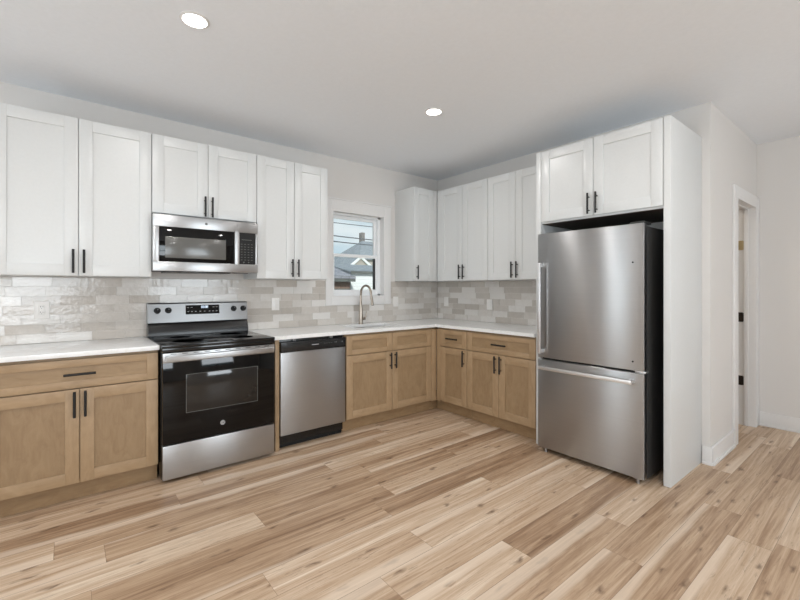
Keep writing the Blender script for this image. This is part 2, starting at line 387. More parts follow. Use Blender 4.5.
# floor: one mesh, one face per plank, planks run along x
def build_floor():
    bm = bmesh.new(); uv = bm.loops.layers.uv.new('plank'); lc = bm.loops.layers.uv.new('local')
    tone = bm.loops.layers.float_color.new('tone')
    w = .178; k0 = int((YB+3.177)/w)-2; k1 = int((0.0+3.177)/w)+2
    rnd = random.Random(21)
    known = {-1: -.97, 0: -.68, 1: -1.585, 2: -1.30, 5: -2.25, 6: -2.98, 7: -2.23, 8: -2.07, 9: -2.83, 11: -2.2, 12: -1.62}
    for k in range(k0, k1):
        y0 = -3.177+k*w; y1 = y0+w
        ys, ye = max(y0, YB), min(y1, 0.0)
        if ye <= ys: continue
        off = known.get(k, rnd.uniform(0, 1.52))
        js = [off]
        while js[0] > XL: js.insert(0, js[0]-(1.52 if rnd.random() < .8 else 1.1))
        while js[-1] < XR+.2: js.append(js[-1]+(1.52 if rnd.random() < .8 else 1.1))
        for x, xn in zip(js, js[1:]):
            ln = xn-x
            xa, xb = max(x, XL), min(x+ln, XR)
            if xb > xa:
                vs = [bm.verts.new((X, Y, 0)) for X, Y in ((xa, ys), (xb, ys), (xb, ye), (xa, ye))]
                f = bm.faces.new(vs); ou, ov = rnd.uniform(0, 60), rnd.uniform(0, 60); tn = rnd.random()
                tn = tn**.8; tg, tb2 = rnd.random(), rnd.random()
                for l in f.loops:
                    l[uv].uv = (l.vert.co.x-x+ou, l.vert.co.y-y0+ov); l[lc].uv = (l.vert.co.x-x, l.vert.co.y-y0)
                    l[tone] = (tn, tg, tb2, 1)
    # underside slab
    tb = [bm.verts.new(p) for p in ((XL, YB, -.05), (XR, YB, -.05), (XR, 0, -.05), (XL, 0, -.05))]
    bm.faces.new(tb[::-1])
    me = bpy.data.meshes.new('floor'); bm.to_mesh(me); bm.free(); me.materials.append(M['floor'])
    o = bpy.data.objects.new('floor', me); S.collection.objects.link(o); return struct(o, 'pale oak plank floor running along the range wall')
build_floor()
struct(MB(M['ceiling']).box(XL, XR+.12, YB, .14, H, H+.1).build('ceiling'))
# window openings (x0,x1,z0,z1)
WO = (-1.53, -.853, 1.20, 2.11)
def wall_y(name, x0, x1, y0, y1, holes, mat=M['wall']):
    m = MB(mat); xs = x0
    for a, b, c, d in sorted(holes):
        m.box(xs, a, y0, y1, 0, H)
        if c > 0: m.box(a, b, y0, y1, 0, c)
        m.box(a, b, y0, y1, d, H); xs = b
    m.box(xs, x1, y0, y1, 0, H)
    return struct(m.build(name, auto=False))
wall_y('wall_back', XL, .12, 0, .14, [(-5.55, -5.15, .75, 2.15), WO])
struct(MB(M['wall']).box(0, .12, -2.86, 0, 0, H).build('wall_right', auto=False))
DO = (.66, 1.33, 0, 2.06)
wall_y('wall_hall', .12, XR, YC, YC+.12, [DO])
struct(MB(M['wall']).box(XR, XR+.12, YB, -1.2, 0, H).build('wall_end', auto=False))
struct(MB(M['wall']).box(.12, XR, -1.32, -1.2, 0, H).build('wall_bathroom', auto=False))
RW = [(-5.2, -3.4, .65, 2.2), (-2.1, -.3, .65, 2.2)]
wall_y('wall_front', XL-.14, XR+.12, YB-.14, YB, RW)
m = MB(M['wall'])
m.box(XL-.14, XL, YB, -4.1, 0, H).box(XL-.14, XL, -2.3, -1.05, 0, H).box(XL-.14, XL, -.35, .14, 0, H).box(XL-.14, XL, -1.05, -.35, 0, .65).box(XL-.14, XL, -1.05, -.35, 2.2, H).box(XL-.14, XL, -4.1, -2.3, 0, .65).box(XL-.14, XL, -4.1, -2.3, 2.2, H)
struct(m.build('wall_left', auto=False))
# plain sash windows behind the camera
def plain_window(name, c, rz, w, z0, z1):
    e = bpy.data.objects.new(name, None); S.collection.objects.link(e); e.location = c; e.rotation_euler = (0, 0, rz); struct(e)
    f = MB(M['vinyl']); t = .05
    f.box(-w/2, -w/2+t, -.06, .0, z0, z1).box(w/2-t, w/2, -.06, .0, z0, z1).box(-w/2+t, w/2-t, -.06, 0, z0, z0+t).box(-w/2+t, w/2-t, -.06, 0, z1-t, z1)
    f.box(-w/2+t, w/2-t, -.05, -.01, (z0+z1)/2-.025, (z0+z1)/2+.025).box(-.03, .03, -.05, -.01, z0+t, (z0+z1)/2-.025).box(-.03, .03, -.05, -.01, (z0+z1)/2+.025, z1-t)
    f.build('window_frame', e)
    MB(M['glass']).box(-w/2+t, w/2-t, -.033, -.029, z0+t, (z0+z1)/2-.025).box(-w/2+t, w/2-t, -.033, -.029, (z0+z1)/2+.025, z1-t).build('pane', e)
    c_ = MB(M['trim']); q = .085
    c_.box(-w/2-q, -w/2, .08, .1, z0-q, z1+q, .002).box(w/2, w/2+q, .08, .1, z0-q, z1+q, .002).box(-w/2, w/2, .08, .1, z1, z1+q, .002).box(-w/2, w/2, .08, .1, z0-q, z0, .002)
    c_.build('casing', e)
for i, (a, b, c, d) in enumerate(RW): plain_window('window_%d' % (i+2), ((a+b)/2, YB-.08, 0), 0, b-a, c, d)
plain_window('window_4', (XL-.08, -3.2, 0), -PI/2, 1.8, .65, 2.2)
plain_window('window_5', (-5.35, .08, 0), PI, .4, .75, 2.15)
plain_window('window_6', (XL-.08, -.70, 0), -PI/2, .7, .65, 2.2)

# kitchen window
win = bpy.data.objects.new('window_1', None); S.collection.objects.link(win); win.location = (-1.19, .0, 1.20); struct(win, 'small white double-hung window above the sink')
wx0, wx1, wz0, wz1 = WO
def W_(m, *a, **k):  # shift into the window's frame
    x0, x1, y0, y1, z0, z1 = a[:6]; return m.box(x0+1.19, x1+1.19, y0, y1, z0-1.2, z1-1.2, *a[6:], **k)
c = MB(M['trim']); q = .085; 
W_(c, wx0-.075, wx0, -.021, -.001, wz0-q, wz1+.11, .002); W_(c, wx1, wx1+q, -.021, -.001, wz0-q, wz1+.11, .002)
W_(c, wx0, wx1, -.021, -.001, wz1, wz1+.11, .002); W_(c, wx0, wx1, -.021, -.001, wz0-q, wz0, .002)
W_(c, wx0-.085, wx1+q+.01, -.027, -.001, wz1+.11, wz1+.125, .002)
c.build('casing', win)
c = MB(M['trim']); j = .012
W_(c, wx0, wx0+j, -.021, .14, wz0, wz1); W_(c, wx1-j, wx1, -.021, .14, wz0, wz1); W_(c, wx0+j, wx1-j, -.021, .14, wz1-j, wz1); W_(c, wx0+j, wx1-j, -.021, .14, wz0, wz0+j)
c.build('jamb', win)
c = MB(M['vinyl'])
for (a, b) in ((wx0+j, wx0+j+.026), (wx1-j-.034, wx1-j)):
    W_(c, a, b, .055, .13, wz0+j, wz1-j, .002)
W_(c, wx0+j, wx1-j, .055, .13, wz1-j-.02, wz1-j, .002); W_(c, wx0+j, wx1-j, .055, .13, wz0+j, wz0+j+.02, .002)
c.build('window_frame', win)
ix0, ix1 = wx0+j+.026, wx1-j-.034; zm = 1.645
def sash(name, y, z0, z1, st):
    s_ = MB(M['vinyl']); 
    W_(s_, ix0, ix0+st, y, y+.026, z0, z1, .003); W_(s_, ix1-st, ix1, y, y+.026, z0, z1, .003)
    W_(s_, ix0+st, ix1-st, y, y+.026, z1-.034, z1, .003); W_(s_, ix0+st, ix1-st, y, y+.026, z0, z0+(.045 if z0 < 1.4 else .03), .003)
    so = s_.build(name, win); g = MB(M['glass'])
    W_(g, ix0+st, ix1-st, y+.011, y+.015, z0+(.045 if z0 < 1.4 else .03), z1-.034); g.build('pane', so)
    return so
up = sash('sash', .092, zm-.012, wz1-j-.02, .03)
lo = sash('sash', .060, wz0+j+.02, zm+.02, .03)
g = MB(M['darkgrey']); W_(g, ix1-.052, ix1-.031, .0615, .0835, wz0+j+.066, zm-.016); g.build('screen_track', lo)

# hall doorway
d1 = bpy.data.objects.new('door_1', None); S.collection.objects.link(d1); d1.location = (1.0, YC, 0); struct(d1, 'open white door and cased doorway in the hall wall')
def D_(m, *a, **k): return m.box(a[0]-1.0, a[1]-1.0, a[2]-YC, a[3]-YC, *a[4:], **k)
c = MB(M['trim']); dx0, dx1, _, dz = DO; yf = YC
D_(c, dx0-.085, dx0, yf-.02, yf-.0005, 0, dz+.085, .003); D_(c, dx1, XR-.001, yf-.02, yf-.0005, 0, dz+.085, .003); D_(c, dx0, dx1, yf-.02, yf-.0005, dz, dz+.085, .003)
c.build('casing', d1)
c = MB(M['trim'])
D_(c, dx0, dx0+.018, yf-.02, yf+.12, 0, dz); D_(c, dx1-.018, dx1, yf-.02, yf+.12, 0, dz); D_(c, dx0+.018, dx1-.018, yf-.02, yf+.12, dz-.018, dz)
D_(c, dx1-.03, dx1-.018, yf+.035, yf+.07, 0, dz-.018, .002); D_(c, dx0+.018, dx0+.03, yf+.035, yf+.07, 0, dz-.018, .002); D_(c, dx0+.03, dx1-.03, yf+.035, yf+.07, dz-.03, dz-.018, .002)
c.build('jamb', d1)
c = MB(M['trim'])   # the slab, swung open into the far room against its hinges
sx0, sx1 = dx1-.016, dx1+.019
D_(c, sx0, sx1, yf+.128, yf+.128+.64, .012, dz-.03, .002)
for z0, z1 in ((.2, .95), (1.1, 1.85)):
    D_(c, sx0-.006, sx0+.002, yf+.128+.11, yf+.128+.53, z0, z1, .005)
slab = c.build('door_slab', d1)
for z, mt in ((1.70, 'brass'), (1.02, 'bronze'), (.42, 'bronze')):
    h = MB(M[mt]); D_(h, dx1-.0215, dx1-.018, yf+.078, yf+.119, z-.045, z+.045, .001)
    h.cyl((dx1-.022-1.0, .1215+.0, z-.047), (dx1-.022-1.0, .1215+.0, z+.047), .0055, n=12)
    D_(h, dx1-.030, dx1-.018, yf+.0705, yf+.078, z-.040, z+.040, .001)
    h.build('hinge', d1)['label'] = 'brass hinge' if mt == 'brass' else 'dark bronze hinge'
k = MB(M['bronze']); k.lathe([(.0, 0), (.026, 0), (.026, .006), (.01, .01), (.01, .03), (.025, .04), (.027, .055), (.018, .066), (0, .068)], n=20)
ko = k.build('door_knob', d1); ko.rotation_euler = (0, -PI/2, 0); ko.location = (sx0-1.0-.0005, .128+.58, .95)

# baseboards
def board(name, segs):
    m = MB(M['trim'])
    for (x0, x1, y0, y1, nx, ny) in segs:     # plate plus shoe moulding, thin to the room side
        m.box(x0, x1, y0, y1, 0, .13, .003)
    for (x0, x1, y0, y1, nx, ny) in segs:
        if nx: m.box(x0+nx*.012, x0+nx*.001 if nx < 0 else x1+nx*.012, y0, y1, 0, .02, .004)
        else: m.box(x0, x1, y0+ny*.012, y0+.001, 0, .02, .004)
    return struct(m.build(name))
board('baseboard_right', [(-.015, -.0005, -2.8755, -2.812, -1, 0)])
board('baseboard_hall', [(-.0145, dx0-.086, -2.8755, -2.8605, 0, -1)])
board('baseboard_end', [(XR-.015, XR-.0005, YB+.02, YC-.021, -1, 0)])
board('baseboard_left', [(XL+.0005, XL+.015, YB+.02, -.02, 0, -1)])

# backsplash tiles: one mesh on each wall, cut round the window casing
def backsplash(name, length, hole, label, rz, loc, seed, known={}):
    rnd = random.Random(seed); bm = bmesh.new(); tone = bm.loops.layers.float_color.new('tone')
    tw, th, g = .2035, .065, .0022
    def slab(x0, x1, z0, z1, y0, y1, mi, tn, tilt=(0, 0)):
        if x1-x0 < .004 or z1-z0 < .004: return
        co = []
        for (x, z) in ((x0, z0), (x1, z0), (x1, z1), (x0, z1)):
            co.append((x, z, y1+tilt[0]*(x-(x0+x1)/2)+tilt[1]*(z-(z0+z1)/2)))
        F = [bm.verts.new((x, y, z)) for x, z, y in co]; B = [bm.verts.new((x, y0, z)) for x, z, y in co]
        fs = [bm.faces.new(F)]+[bm.faces.new((F[i], B[i], B[(i+1) % 4], F[(i+1) % 4])) for i in range(4)]
        for f in fs:
            f.material_index = mi
            for l in f.loops: l[tone] = (tn, tn, tn, 1)
    def cut(x0, x1, z0, z1):
        if not hole: return [(x0, x1, z0, z1)]
        a, b, c_ = hole
        if x1 <= a or x0 >= b or z1 <= c_: return [(x0, x1, z0, z1)]
        out = []
        if x0 < a: out.append((x0, a, z0, z1))
        if x1 > b: out.append((b, x1, z0, z1))
        if z0 < c_: out.append((max(x0, a), min(x1, b), z0, c_))
        return out
    for r in cut(0, length, .9145, 1.3735): slab(*r, -.0004, -.006, 1, 1)
    for k in range(8):
        z0 = .915+k*th; z1 = min(z0+th, 1.373)
        if z1-z0 < .01: continue
        off = known.get(k, rnd.random()*tw); x = off-tw
        while x < length:
            a, b = max(x, 0), min(x+tw, length)
            if b > a:
                tn = rnd.random(); tn = tn*.75 if rnd.random() < .8 else .75+.25*tn
                for r in cut(a, b, z0, z1):
                    slab(r[0]+g/2, r[1]-g/2, r[2]+g/2, r[3]-g/2, -.0055, -.009, 0, tn, (rnd.uniform(-.012, .012), rnd.uniform(-.02, .02)))
            x += tw
    bmesh.ops.recalc_face_normals(bm, faces=bm.faces[:])
    me = bpy.data.meshes.new(name); bm.to_mesh(me); bm.free(); me.materials.append(M['tile']); me.materials.append(M['grout'])
    o = bpy.data.objects.new(name, me); S.collection.objects.link(o); o.location = loc; o.rotation_euler = (0, 0, rz)
    return tag(o, label, 'backsplash')
backsplash('tile_backsplash', 4.05, (-1.604+4.06, -.768+4.06, 1.116), 'glazed off-white subway tile backsplash on the range and window wall', 0, (-4.06, 0, 0), 5,
           {4: (-3.909+4.06) % .2035})
backsplash('tile_backsplash', 1.81, None, 'glazed off-white subway tile backsplash on the wall beside the refrigerator', -PI/2, (0, -.0105, 0), 11)

# ------------------------------------------------------------------ cabinets (local: x along wall, front towards -y)
def shaker(x0, x1, z0, z1, yf, kind, st=.072, rail=None, th=.019):
    rail = st if rail is None else rail
    if kind == 'wood': m = MB(M['wood_v'], M['wood_h'], M['wood_p'] if z1-z0 > .25 else M['wood_hp'])
    else: m = MB(M['white'], M['white'], M['white'])
    b = .0012
    m.box(x0, x0+st, yf, yf+th, z0, z1, b, 0); m.box(x1-st, x1, yf, yf+th, z0, z1, b, 0)
    m.box(x0+st, x1-st, yf, yf+th, z0, z0+rail, b, 1); m.box(x0+st, x1-st, yf, yf+th, z1-rail, z1, b, 1)
    m.box(x0+st-.003, x1-st+.003, yf+.009, yf+th-.003, z0+rail-.003, z1-rail+.003, 0, 2)
    return m
def pull(xc, zc, yf, vertical, ln=.155, r=.0074):
    m = MB(M['blackmetal']); y = yf-.030
    if vertical:
        m.cyl((xc, y, zc-ln/2), (xc, y, zc+ln/2), r, n=14, bev=.001)
        for s in (-1, 1): m.cyl((xc, yf-.0005, zc+s*ln*.32), (xc, y, zc+s*ln*.32), .0045, n=10)
    else:
        m.cyl((xc-ln/2, y, zc), (xc+ln/2, y, zc), r, n=14, bev=.001)
        for s in (-1, 1): m.cyl((xc+s*ln*.32, yf-.0005, zc), (xc+s*ln*.32, y, zc), .0045, n=10)
    return m
def door(root, x0, x1, z0, z1, yf, kind, hx=None, hz=None, **k):
    d = shaker(x0, x1, z0, z1, yf, kind, **k).build('door', root)
    if hx is not None: pull(hx, hz, yf, True).build('handle', d)
    return d
def drawer(root, x0, x1, z0, z1, yf, hx=None, ln=.155):
    d = shaker(x0, x1, z0, z1, yf, 'wood', st=.062, rail=.044).build('drawer' if hx is not None else 'false_front', root)
    if hx is not None: pull(hx, (z0+z1)/2, yf, False, ln).build('handle', d)
    return d
G = .002
def upper(name, label, w, z0, z1, doors, loc, rz, dep=.32, group='white shaker wall cabinets', fill=None, hdz=.096):
    r = thing(name, label, 'cabinet', loc, rz, group)
    MB(M['white']).box(.001, w-.001, -dep, -.001, z0, z1, .001).build('body', r)
    for (a, b, hx) in doors: door(r, a+G, b-G, z0+.003, z1-.003, -dep-.0205, 'white', hx, z0+hdz)
    for f in (fill or []): MB(M['white']).box(*f, .001).build('filler', r)
    return r
UZ0, UZ1 = 1.375, 2.415
A = lambda x: (x, 0, 0)
Bl = lambda y: (0, y, 0)
upper('wall_cabinet', 'tall white two-door wall cabinet at the far left of the range wall', .836, UZ0, UZ1, [(0, .419, .419-.028), (.419, .836, .419+.028)], A(-4.029), 0)
upper('wall_cabinet', 'short white two-door wall cabinet directly above the microwave', .760, 1.842, UZ1, [(0, .380, .380-.026), (.380, .760, .380+.026)], A(-3.192), 0, hdz=.081)
upper('wall_cabinet', 'white two-door wall cabinet between the microwave and the window', .669, UZ0, UZ1, [(0, .336, .336-.028), (.336, .669, .336+.028)], A(-2.431), 0)
upper('wall_cabinet', 'narrow white single-door wall cabinet right of the window in the corner', .694, UZ0, UZ1, [(0, .296, .040)], A(-.695), 0,
      fill=[(.296, .3535, -.3385, -.3205, UZ0+.003, UZ1-.003)])
upper('wall_cabinet', 'white two-door wall cabinet next to the corner, on the refrigerator wall', .732, UZ0, UZ1, [(.046, .389, .389-.028), (.389, .732, .389+.028)], Bl(-.341), -PI/2,
      fill=[(.0015, .046, -.3385, -.3205, UZ0+.003, UZ1-.003)])
upper('wall_cabinet', 'white two-door wall cabinet between the corner cabinets and the refrigerator surround', .686, UZ0, UZ1, [(0, .335, .335-.028), (.335, .686, .335+.028)], Bl(-1.074), -PI/2)


def base(name, label, w, loc, rz, doors, drawers, dep=.61, back=True, group='maple base cabinets', extra=None, hollow=None, kick=None):
    r = thing(name, label, 'cabinet', loc, rz, group)
    m = MB(M['wood_v'])
    dep -= .014
    if hollow is None: m.box(.001, w-.001, -dep, -.001, .11, .8835, .001)
    else:   # open box: sides, bottom, back and front frame, so that the basin hangs inside
        m.box(.001, .019, -dep, -.001, .11, .8835); m.box(w-.019, w-.001, -dep, -.001, .11, .8835)
        m.box(.019, w-.019, -dep, -.001, .11, .13); m.box(.019, w-.019, -.02, -.001, .13, .8835); m.box(.019, w-.019, -dep, -dep+.02, .13, .8835)
    m.build('body', r)
    ta, tb_ = kick or (.001, w-.001)
    MB(M['wood_k']).box(ta, tb_, -.555, -.537, .0005, .109).build('toe_kick', r)
    yf = -dep-.0345
    for (a, b, hx) in doors: door(r, a+G, b-G, .122, .687, yf, 'wood', hx, .60, st=.068)
    for (a, b, hx, ln) in drawers: drawer(r, a+G, b-G, .693, .866, yf, hx, ln)
    for f in (extra or []): MB(M['wood_v']).box(*f, .001).build('filler', r)
    return r
base('base_cabinet', 'maple base cabinet with wide drawer and two doors left of the range', .838, A(-4.029), 0,
     [(0, .420, .420-.026), (.420, .834, .420+.026)], [(0, .834, .420, .155)])
base('base_cabinet', 'maple sink base cabinet with two doors under the window', 1.098, A(-1.738), 0,
     [(0, .518, .518-.030), (.518, 1.037, .518+.030)], [(0, .518, None, 0), (.518, 1.037, None, 0)],
     extra=[(1.038, 1.1075, -.6295, -.6105, .112, .866)], hollow=True, kick=(.001, 1.182))
base('base_cabinet', 'narrow maple base cabinet with one small drawer and door in the corner', .424, Bl(-.632), -PI/2,
     [(.056, .424, .424-.034)], [(.056, .424, .240, .155)], extra=[(.002, .0555, -.6295, -.6105, .112, .866)], kick=(-.075, .423))
base('base_cabinet', 'maple base cabinet with wide drawer and two doors beside the refrigerator', .762, Bl(-1.0585), -PI/2,
     [(0, .3795, .3795-.028), (.3795, .760, .3795+.028)], [(0, .760, .395, .155)])
p = MB(M['wood_v']).box(-2.389, -2.356, -.6295, -.002, .0005, .8835, .001).build('cabinet_end_panel')
tag(p, 'narrow maple panel standing between the range and the dishwasher', 'panel')

# countertops
m = MB(M['quartz']).box(-4.03, -3.1905, -.648, -.0105, .8845, .9145, .003)
tag(m.build('countertop'), 'white quartz countertop left of the range', 'countertop')
SX0, SX1, SY0, SY1 = -1.53, -.98, -.47, -.17
m = MB(M['quartz'])
# L-shaped slab with the sink cut out
def slab_with_hole():
    bm = bmesh.new(); zt, zb = .9145, .8845
    xs = [-2.4155, SX0, SX1, -.648, -.0105]; ys = [-1.8195, -.648, SY0, SY1, -.0105]
    def inside(i, j):
        xc = (xs[i]+xs[i+1])/2; yc = (ys[j]+ys[j+1])/2
        if j == 0 and i < 3: return False
        if i == 1 and j == 2: return False
        return True
    V = {}
    def v(i, j, z):
        if (i, j, z) not in V: V[(i, j, z)] = bm.verts.new((xs[i], ys[j], z))
        return V[(i, j, z)]
    for i in range(4):
        for j in range(4):
            if not inside(i, j): continue
            bm.faces.new((v(i, j, zt), v(i+1, j, zt), v(i+1, j+1, zt), v(i, j+1, zt)))
            bm.faces.new((v(i, j, zb), v(i, j+1, zb), v(i+1, j+1, zb), v(i+1, j, zb)))
            for (di, dj, a, b) in ((-1, 0, (i, j), (i, j+1)), (1, 0, (i+1, j), (i+1, j+1)), (0, -1, (i, j), (i+1, j)), (0, 1, (i, j+1), (i+1, j+1))):
                ii, jj = i+di, j+dj
                if not (0 <= ii < 4 and 0 <= jj < 4) or not inside(ii, jj):
                    bm.faces.new((v(*a, zt), v(*b, zt), v(*b, zb), v(*a, zb)))
    bmesh.ops.recalc_face_normals(bm, faces=bm.faces[:])
    es = [e for e in bm.edges if e.is_manifold and e.calc_face_angle(0) > 1]
    bmesh.ops.bevel(bm, geom=es, offset=.0025, segments=2, affect='EDGES')
    return bm
m.bm = slab_with_hole()
tag(m.build('countertop'), 'L-shaped white quartz countertop around the sink and corner', 'countertop')

# sink
s = thing('kitchen_sink', 'undermount stainless kitchen sink set in the countertop below the window', 'sink', (-1.255, -.32, .70))
m = MB(M['steel_bar'])
a, b, c_, d = SX0-.006+1.255, SX1+.006+1.255, SY0-.006+.32, SY1+.006+.32
t_ = .002; zt = .184
m.box(a, b, c_, d, 0, t_); m.box(a, a+t_, c_, d, t_, zt); m.box(b-t_, b, c_, d, t_, zt); m.box(a+t_, b-t_, c_, c_+t_, t_, zt); m.box(a+t_, b-t_, d-t_, d, t_, zt)
m.box(a-.02, a, c_-.02, d+.02, zt-.002, zt); m.box(b, b+.02, c_-.02, d+.02, zt-.002, zt); m.box(a, b, c_-.02, c_, zt-.002, zt); m.box(a, b, d, d+.02, zt-.002, zt)
m.build('basin', s)
MB(M['nickel']).lathe([(.055, 0), (.055, .003), (.042, .004), (.036, .001), (0, .001)], (0, .03, t_)).build('drain', s)

# faucet
f = thing('faucet', 'brushed nickel pull-down gooseneck faucet behind the sink', 'faucet', (-1.245, -.118, .9145))
MB(M['nickel']).lathe([(.0, 0), (.028, 0), (.028, .004), (.0235, .008), (.0235, .06), (.0205, .15), (.0145, .215), (.0125, .24), (0, .24)]).build('body', f)
pts = [(0, 0, .235), (0, 0, .30)]
rad = .082
for k in range(1, 14):
    a = PI - k*PI/13*1.02
    pts.append((.018*k/13, -rad-rad*math.cos(a), .325+rad*math.sin(a)*1.0))
pts.append((.020, -2*rad-.004, .29))
MB(M['nickel']).tube([Vector(p) for p in pts], .0118).build('spout', f)
e = Vector((.020, -2*rad-.004, .292))
MB(M['nickel'], M['rubber']).cyl(e+Vector((0, 0, .004)), e+Vector((.002, -.006, -.035)), .012, .0135, mi=0).cyl(e+Vector((.002, -.006, -.035)), e+Vector((.004, -.011, -.088)), .0135, .016).cyl(e+Vector((.004, -.011, -.088)), e+Vector((.004, -.0112, -.092)), .014, mi=1).build('spray_head', f)
hb = MB(M['nickel']).cyl((.012, 0, .055), (.052, -.004, .057), .0165, bev=.002).build('handle_hub', f)
MB(M['nickel']).tube([(.046, -.004, .058), (.060, -.006, .075), (.066, -.007, .105), (.067, -.008, .135)], [.008, .0075, .006, .005]).build('handle_lever', f)

# ------------------------------------------------------------------ range
rg = thing('range', 'freestanding stainless and black glass electric range between the countertops', 'range', (-2.803, 0, 0))
hw = .380
m = MB(M['black']); m.box(-hw, hw, -.655, -.015, .022, .895, .003); m.build('body', rg)
for sx in (-1, 1):
    for y in (-.60, -.08):
        MB(M['rubber']).cyl((sx*(hw-.045), y, .0005), (sx*(hw-.045), y, .022), .018, n=16).build('foot', rg)
ct = MB(M['cooktop']); ct.box(-hw-.003, hw+.003, -.70, -.075, .8955, .9175, .004); ct.box(-hw, hw, -.6985, -.656, .868, .8955, .003); cto = ct.build('cooktop', rg)
for (x, y, r) in ((-.19, -.52, .105), (.19, -.52, .085), (-.19, -.24, .075), (.19, -.24, .095)):
    q = MB(M['burner'])
    q.lathe([(r, .0), (r, .0004), (r-.0025, .0004), (r-.0025, 0)], (x, y, .9176), n=48); q.build('burner_ring', cto)
bg = MB(M['black']); bg.poly([(-.015, .90), (-.105, .918), (-.105, .95), (-.085, 1.005), (-.072, 1.02), (-.015, 1.02)], -hw, hw, 'x'); bgo = bg.build('backguard', rg)
cp = MB(M['steel_dark'])
cp.poly([(-.013, 1.018), (-.083, 1.018), (-.086, 1.022), (-.070, 1.168), (-.062, 1.176), (-.013, 1.176)], -hw-.001, hw+.001, 'x'); cpo = cp.build('control_panel', rg)
def yface(z): return -.086+(z-1.022)*(.016/.146)
# display and its tiny pads
zc = 1.118
ds = MB(M['blackglass']); dh = .037
tb = [(yface(zc-dh)-.0025, zc-dh), (yface(zc+dh)-.0025, zc+dh), (yface(zc+dh)+.003, zc+dh), (yface(zc-dh)+.003, zc-dh)]
ds.poly(tb, -.115, .145, 'x'); dso = ds.build('display', cpo)
def pads(xs, z, w, hh_):
    for x in xs: MB(M['print']).box(x-w, x+w, yface(z)-.0035, yface(z)-.0022, z-hh_, z+hh_).build('touch_pad_mark', dso, auto=False)
pads((-.098, -.070, .098, .126), 1.136, .007, .0018)
pads((-.096, -.068, -.040, -.005, .028, .066, .094, .122), 1.103, .006, .0028)
dg = MB(M['led'])
for x in (.008, .022, .038, .052 - .002):
    z = 1.139; y = yface(z)-.0036
    dg.box(x-.005, x+.005, y, y+.001, z-.010, z-.007); dg.box(x-.005, x+.005, y, y+.001, z+.007, z+.010); dg.box(x-.005, x+.005, y, y+.001, z-.0015, z+.0015)
    dg.box(x-.0055, x-.003, y, y+.001, z-.009, z+.009); dg.box(x+.003, x+.0055, y, y+.001, z-.009, z+.009)
dg.build('clock_digits', dso)
for x in (-.316, -.240, .264, .345):
    z = 1.118; y = yface(z)
    kb = MB(M['rubber'], M['print']); kb.cyl((x, y+.001, z), (x, y-.006, z), .0235, n=28); kb.cyl((x, y-.006, z), (x, y-.026, z), .0195, .0175, n=28, bev=.0015)
    kb.box(x-.0045, x+.0045, y-.031, y-.024, z-.019, z+.019, .001); kb.box(x-.001, x+.001, y-.0315, y-.030, z+.006, z+.017, 0, 1)
    kb.build('knob', cpo)
# oven door
DF = -.700
od = MB(M['blackglass']); od.box(-hw+.002, hw-.002, DF, -.6555, .258, .864, .003); odo = od.build('oven_door', rg)
ow = MB(M['ovenwin']); ow.box(-.236, .246, DF-.0012, DF+.001, .452, .708, .0005); ow.build('oven_window', odo)
wf = MB(M['dimprint'])
for a in ((-.239, -.236, .449, .711), (.246, .249, .449, .711), (-.236, .246, .449, .452), (-.236, .246, .708, .711)): wf.box(a[0], a[1], DF-.0016, DF+.001, a[2], a[3])
wf.build('window_outline', odo)

tr = MB(M['steel']); tr.box(-hw+.002, hw-.002, DF-.004, DF+.02, .800, .863, .003); tro = tr.build('door_trim', odo)
for k in range(10): x = -.315+k*.07; MB(M['rubber']).box(x-.018, x+.018, DF-.0048, DF-.002, .8535, .8575).build('vent_slot', tro, auto=False)
hb = MB(M['steel']); hb.box(-hw+.012, hw-.012, DF-.034, DF-.018, .807, .847, .007, seg=3)
for sx in (-1, 1): hb.box(sx*(hw-.045)-.014, sx*(hw-.045)+.014, DF-.02, DF-.003, .812, .842, .003)
hb.build('handle', odo)
# round badge with the two script letters
bz = .338
bd = MB(M['print'], M['black']); bd.cyl((-.002, DF+.001, bz), (-.002, DF-.003, bz), .0165, n=32); bd.cyl((-.002, DF-.002, bz), (-.002, DF-.0036, bz), .0135, n=32, mi=1)
bd.cyl((-.002, DF-.002, bz), (-.002, DF-.0039, bz), .0125, n=32, mi=0)
bdo = bd.build('badge', odo)
def letters(txt, size, mat, name, parent, loc, rot=(PI/2, 0, 0), ex=.0004):
    cu = bpy.data.curves.new(name, 'FONT'); cu.body = txt; cu.size = size; cu.extrude = ex; cu.align_x = 'CENTER'; cu.align_y = 'CENTER'; cu.shear = .25
    o = bpy.data.objects.new('tmp', cu); S.collection.objects.link(o)
    dg_ = bpy.context.evaluated_depsgraph_get(); me = bpy.data.meshes.new_from_object(o.evaluated_get(dg_))
    bpy.data.objects.remove(o); me.materials.clear(); me.materials.append(mat)
    n = bpy.data.objects.new(name, me); S.collection.objects.link(n); n.parent = parent; n.location = loc; n.rotation_euler = rot
    return n
letters('GE', .0155, M['black'], 'badge_letters', odo, (-.002, DF-.0042, bz))
sd = MB(M['steel']); sd.box(-hw+.002, hw-.002, DF, -.6555, .026, .250, .003); sd.build('storage_drawer', rg)

